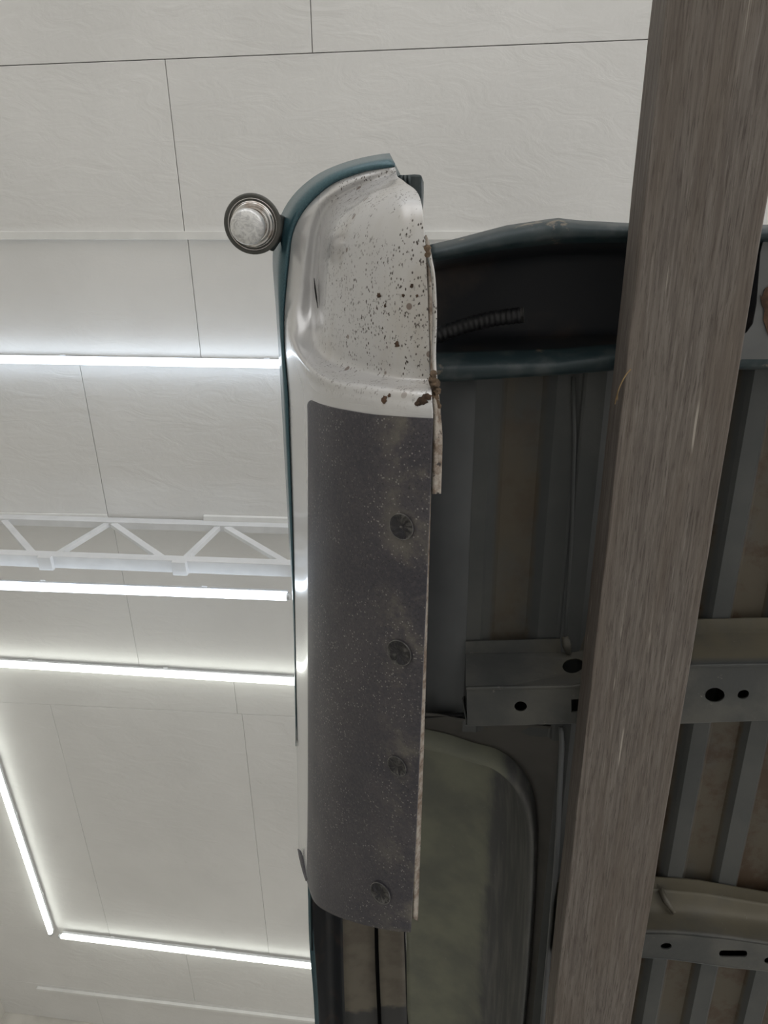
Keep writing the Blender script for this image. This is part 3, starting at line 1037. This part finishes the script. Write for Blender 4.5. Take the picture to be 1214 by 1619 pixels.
# --- second crossmember, further forward
xs = np.linspace(880, XEND, 60)
f_top2 = [(880, 1376), (1058, 1388), (1100, 1391), (1214, 1411), (1420, 1440)]
f_bot2 = [(880, 1394), (1058, 1406), (1120, 1412), (1214, 1428), (1420, 1458)]
w_bot2 = [(880, 1475), (1016, 1477), (1072, 1478), (1153, 1486), (1214, 1495), (1420, 1520)]
b_bot2 = [(880, 1512), (1012, 1513), (1061, 1516), (1144, 1528), (1214, 1535), (1420, 1552)]
cross2 = bpy.data.objects.new('crossmember', None)
link(cross2, bed)
xloft('flange', xs, [[(x, y, HW + .004) for x, y in f_top2], [(x, y, HW + .002) for x, y in f_bot2]], M['xmember'], cross2, 0.003, 2, smooth=False)
xloft('web', xs, [[(x, y, HW + .002) for x, y in f_bot2], [(x, y * .55 + z * .45, HW - .022) for (x, y), (_, z) in zip(f_bot2, [(p, interp(w_bot2, p)) for p, _ in f_bot2])], [(x, y, HB + .003) for x, y in w_bot2]], M['xmember'], cross2, 0.003, 5)
outer = [tuple(local(tp(x, interp(w_bot2, x), HB))) for x in np.linspace(880, XEND, 60)] + [tuple(local(tp(x, interp(b_bot2, x), HB))) for x in np.linspace(XEND, 880, 60)]
slot = [tuple(local(tp(1142 + 5.5 * math.cos(t), 1508 + 5.3 * math.sin(t), HB))) for t in np.linspace(math.pi / 2, 1.5 * math.pi, 9)] + [tuple(local(tp(1176 + 5.5 * math.cos(t), 1508 + 5.3 * math.sin(t), HB))) for t in np.linspace(-math.pi / 2, math.pi / 2, 9)]
plate('bottom_face', outer, [oval(1053, 1496, 9, 5, HB, rot=-.1), slot, oval(1214, 1519, 6, 5, HB)], M['xmember'], cross2)
xloft('front_web', xs, [[(x, y, HB) for x, y in b_bot2], [(x, y - 6, 1.20) for x, y in b_bot2]], M['xmember'], cross2, 0.003, 2, smooth=False)
mesh('swage_line', *sweep([local(tp(1044, 1406, 1.16)), local(tp(1052, 1424, 1.145)), local(tp(1066, 1444, 1.128))], [.006, .007, .004], 10), M['xmember'], cross2)

for x in (884, XEND - 3):
    cap = [local(tp(x, interp(f_top2, x), HW + .02)), local(tp(x, interp(f_bot2, x), HW)), local(tp(x, interp(w_bot2, x), HB)), local(tp(x, interp(b_bot2, x), HB)), local(tp(x, interp(b_bot2, x) - 6, 1.20))]
    mesh('end_cap', [tuple(p) for p in cap], [tuple(range(5))], M['xmember'], cross2, False, 0.002)

# --- wheel house: flange, inner wall, deep fillet and dome
A = [(640, 1136, 1.17), (690, 1137, 1.17), (760, 1140, 1.17), (850, 1146, 1.17), (884, 1152, 1.17), (889, 1175, 1.17), (887, 1230, 1.17), (882, 1350, 1.17), (871, 1480, 1.17), (860, 1619, 1.17), (846, 1850, 1.17)]
A[0:3] = [(640, 1126, 1.168), (690, 1129, 1.168), (745, 1138, 1.168)]
LIP = [(x, y, 1.19) for x, y in ((640, 1172), (676, 1180), (706, 1187), (742, 1199), (780, 1210), (806, 1228), (824, 1250), (837, 1280), (843, 1330), (842, 1400), (838, 1475), (832, 1560), (824, 1650), (806, 1850))]
G = [(636, 1330, 1.50), (638, 1335, 1.505), (640, 1345, 1.51), (641, 1360, 1.515), (641, 1380, 1.52), (641, 1400, 1.525), (641, 1430, 1.53), (642, 1490, 1.53), (643, 1570, 1.53), (645, 1680, 1.53), (648, 1850, 1.52)]
nW = 120
Pa = np.array([local(tp(*q)) for q in resample(A, nW)])
Pl = np.array([local(tp(*q)) for q in resample(LIP, nW)])
Pg = np.array([local(tp(*q)) for q in resample(G, nW)])
U = Pg - Pl
U[:, 2] = 0
Un = U / np.linalg.norm(U, axis=1)[:, None]
Pk = Pl - Un * .026
Pk[:, 2] = 1.212 - BASE[2]
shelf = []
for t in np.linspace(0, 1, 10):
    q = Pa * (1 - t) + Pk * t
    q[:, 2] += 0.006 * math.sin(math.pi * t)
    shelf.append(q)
dome = []
ctl = np.array([(-.026, 0, 1.212), (-.017, 0, 1.202), (-.007, 0, 1.1945), (.003, 0, 1.1925), (.013, 0, 1.198), (.023, 0, 1.213), (.031, 0, 1.24), (.038, .01, 1.285), (.043, .03, 1.34), (.046, .08, 1.395),
                (.04, .18, 1.445), (.03, .36, 1.49), (.015, .65, 1.52), (0, 1.0, 1.535)])
for t in np.linspace(0, len(ctl) - 1, 79):
    d, k, hz = cat(ctl, t)
    q = Pl + Un * d + U * k
    q[:, 2] = hz - BASE[2]
    dome.append(q)
wh = mesh('wheel_house', np.concatenate(dome), grid_faces(len(dome), nW), M['wheelhouse'], bed, True, 0.002)
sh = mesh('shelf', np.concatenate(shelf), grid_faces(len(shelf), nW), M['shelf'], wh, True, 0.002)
mesh('seam_sealer', *sweep([local(tp(x, y, h)) for x, y, h in ((664, 1134, 1.19), (690, 1131, 1.18), (715, 1130, 1.17), (738, 1129, 1.16))], [.004, .0045, .004, .003], 8), M['matte_black'], wh)
loft('wheel_house_flange', [[(888, 1150, 1.172), (892, 1175, 1.172), (890, 1230, 1.172), (884, 1350, 1.172), (873, 1480, 1.172), (862, 1619, 1.172), (848, 1850, 1.172)], [(889, 1150, 1.14), (890, 1175, 1.14), (887, 1230, 1.14), (881, 1350, 1.14), (871, 1480, 1.14), (859, 1619, 1.14), (846, 1850, 1.14)],
                          [(883, 1150, 1.135), (884, 1175, 1.135), (882, 1230, 1.135), (876, 1350, 1.135), (866, 1480, 1.135), (854, 1619, 1.135), (840, 1850, 1.135)]], M['grey_plate'], wh, 60, 3, 0.002)
# outer half of the wheel house: three pressed strips with dark joints between them
loft('outer_strip', [[(645, 1080, 1.54), (645, 1330, 1.54), (641, 1480, 1.545), (644, 1619, 1.545), (650, 1850, 1.53)], [(597, 1080, 1.53), (597, 1330, 1.53), (598, 1480, 1.53), (603, 1619, 1.53), (611, 1850, 1.52)]], M['brown_inner'], wh, 40, 3, 0.002)
loft('outer_strip', [[(595, 1080, 1.515), (595, 1330, 1.515), (592, 1480, 1.52), (597, 1619, 1.52), (606, 1850, 1.51)], [(541, 1080, 1.5), (541, 1330, 1.50), (542, 1480, 1.50), (546, 1619, 1.50), (556, 1850, 1.49)]], M['brown_inner'], wh, 40, 3, 0.002)
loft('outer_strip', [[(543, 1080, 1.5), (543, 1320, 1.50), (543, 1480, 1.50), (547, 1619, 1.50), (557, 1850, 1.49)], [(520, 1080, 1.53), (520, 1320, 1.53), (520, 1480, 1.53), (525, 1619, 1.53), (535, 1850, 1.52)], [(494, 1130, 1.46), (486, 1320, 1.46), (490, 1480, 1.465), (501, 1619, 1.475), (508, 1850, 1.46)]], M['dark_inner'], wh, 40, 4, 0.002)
loft('joint_channel', [[(600, 1080, 1.535), (600, 1330, 1.535), (600, 1480, 1.535), (606, 1619, 1.535), (614, 1850, 1.52)], [(593, 1080, 1.56), (593, 1330, 1.56), (593, 1480, 1.56), (598, 1619, 1.56), (606, 1850, 1.55)], [(588, 1080, 1.525), (588, 1330, 1.525), (588, 1480, 1.525), (592, 1619, 1.525), (600, 1850, 1.51)]], M['matte_black'], wh, 30, 3, 0.002)
mesh('joint_sealer', *sweep([local(tp(x, y, h)) for x, y, h in ((640, 1400, 1.535), (640, 1480, 1.538), (643, 1570, 1.538), (646, 1640, 1.535), (651, 1850, 1.525))], [.003] * 5, 8), M['matte_black'], wh)

# ------------------------------------------------------------------ timber beam under the bed
HBm = 1.0
HTop = 1.081
xl = tp(970, 760, HBm)[0]
xr = tp(1100, 1000, HBm)[0]
y0, y1 = tp(1000, -420, HBm)[1], tp(900, 2300, HBm)[1]
xm, ym = (xl + xr) / 2, (y0 + y1) / 2
bb = np.array([xm, ym, HBm])
wb = T2W @ bb + CAM
nY = 60
ring = []
cs = [(-1, 0.003), (-1, .5), (-1, 1), (0, 1), (1, 1), (1, .5), (1, 0.003), (.96, 0), (.5, 0), (0, 0), (-.5, 0), (-.965, 0)]
V = []
rnd = random.Random(3)
hw = (xr - xl) / 2
for j in range(nY):
    y = (y1 - y0) * (j / (nY - 1) - .5)
    for (a, b) in cs:
        jit = 0.0007
        V.append((a * hw + rnd.uniform(-jit, jit), y, b * (HTop - HBm) + (rnd.uniform(-jit, jit) if b < .9 else 0)))
nc = len(cs)
F = [(j * nc + k, j * nc + (k + 1) % nc, (j + 1) * nc + (k + 1) % nc, (j + 1) * nc + k) for j in range(nY - 1) for k in range(nc)]
F += [tuple(range(nc)), tuple((nY - 1) * nc + k for k in range(nc))]
beam = mesh('timber_beam', V, F, M['timber'], None, False, bevel=0.0025)
beam.matrix_world = Matrix([list(T2W[0]) + [wb[0]], list(T2W[1]) + [wb[1]], list(T2W[2]) + [wb[2]], [0, 0, 0, 1]])
tag(beam, 'long weathered grey-brown timber beam carrying the truck bed', 'beam')

# straw caught on the beam's edge
pts = [(997, 584, .997), (990, 592, .993), (984, 602, .99), (978, 616, .99), (974, 630, .992), (972, 639, .995)]
P = [T2W @ tp(*q) + CAM for q in resample(pts, 24)]
o0 = P[0]
st = mesh('dry_straw', *sweep([p - o0 for p in P], [0.0010] * 24, 6), M['straw'], None)
st.location = tuple(o0)
tag(st, 'thin dry straw caught on the left edge of the timber beam', 'straw')
P2 = [T2W @ tp(*q) + CAM - o0 for q in resample([(984, 602, .99), (977, 618, .988), (976, 633, .992)], 10)]
mesh('fibre', *sweep(P2, [0.0007] * 10, 5), M['straw'], st)
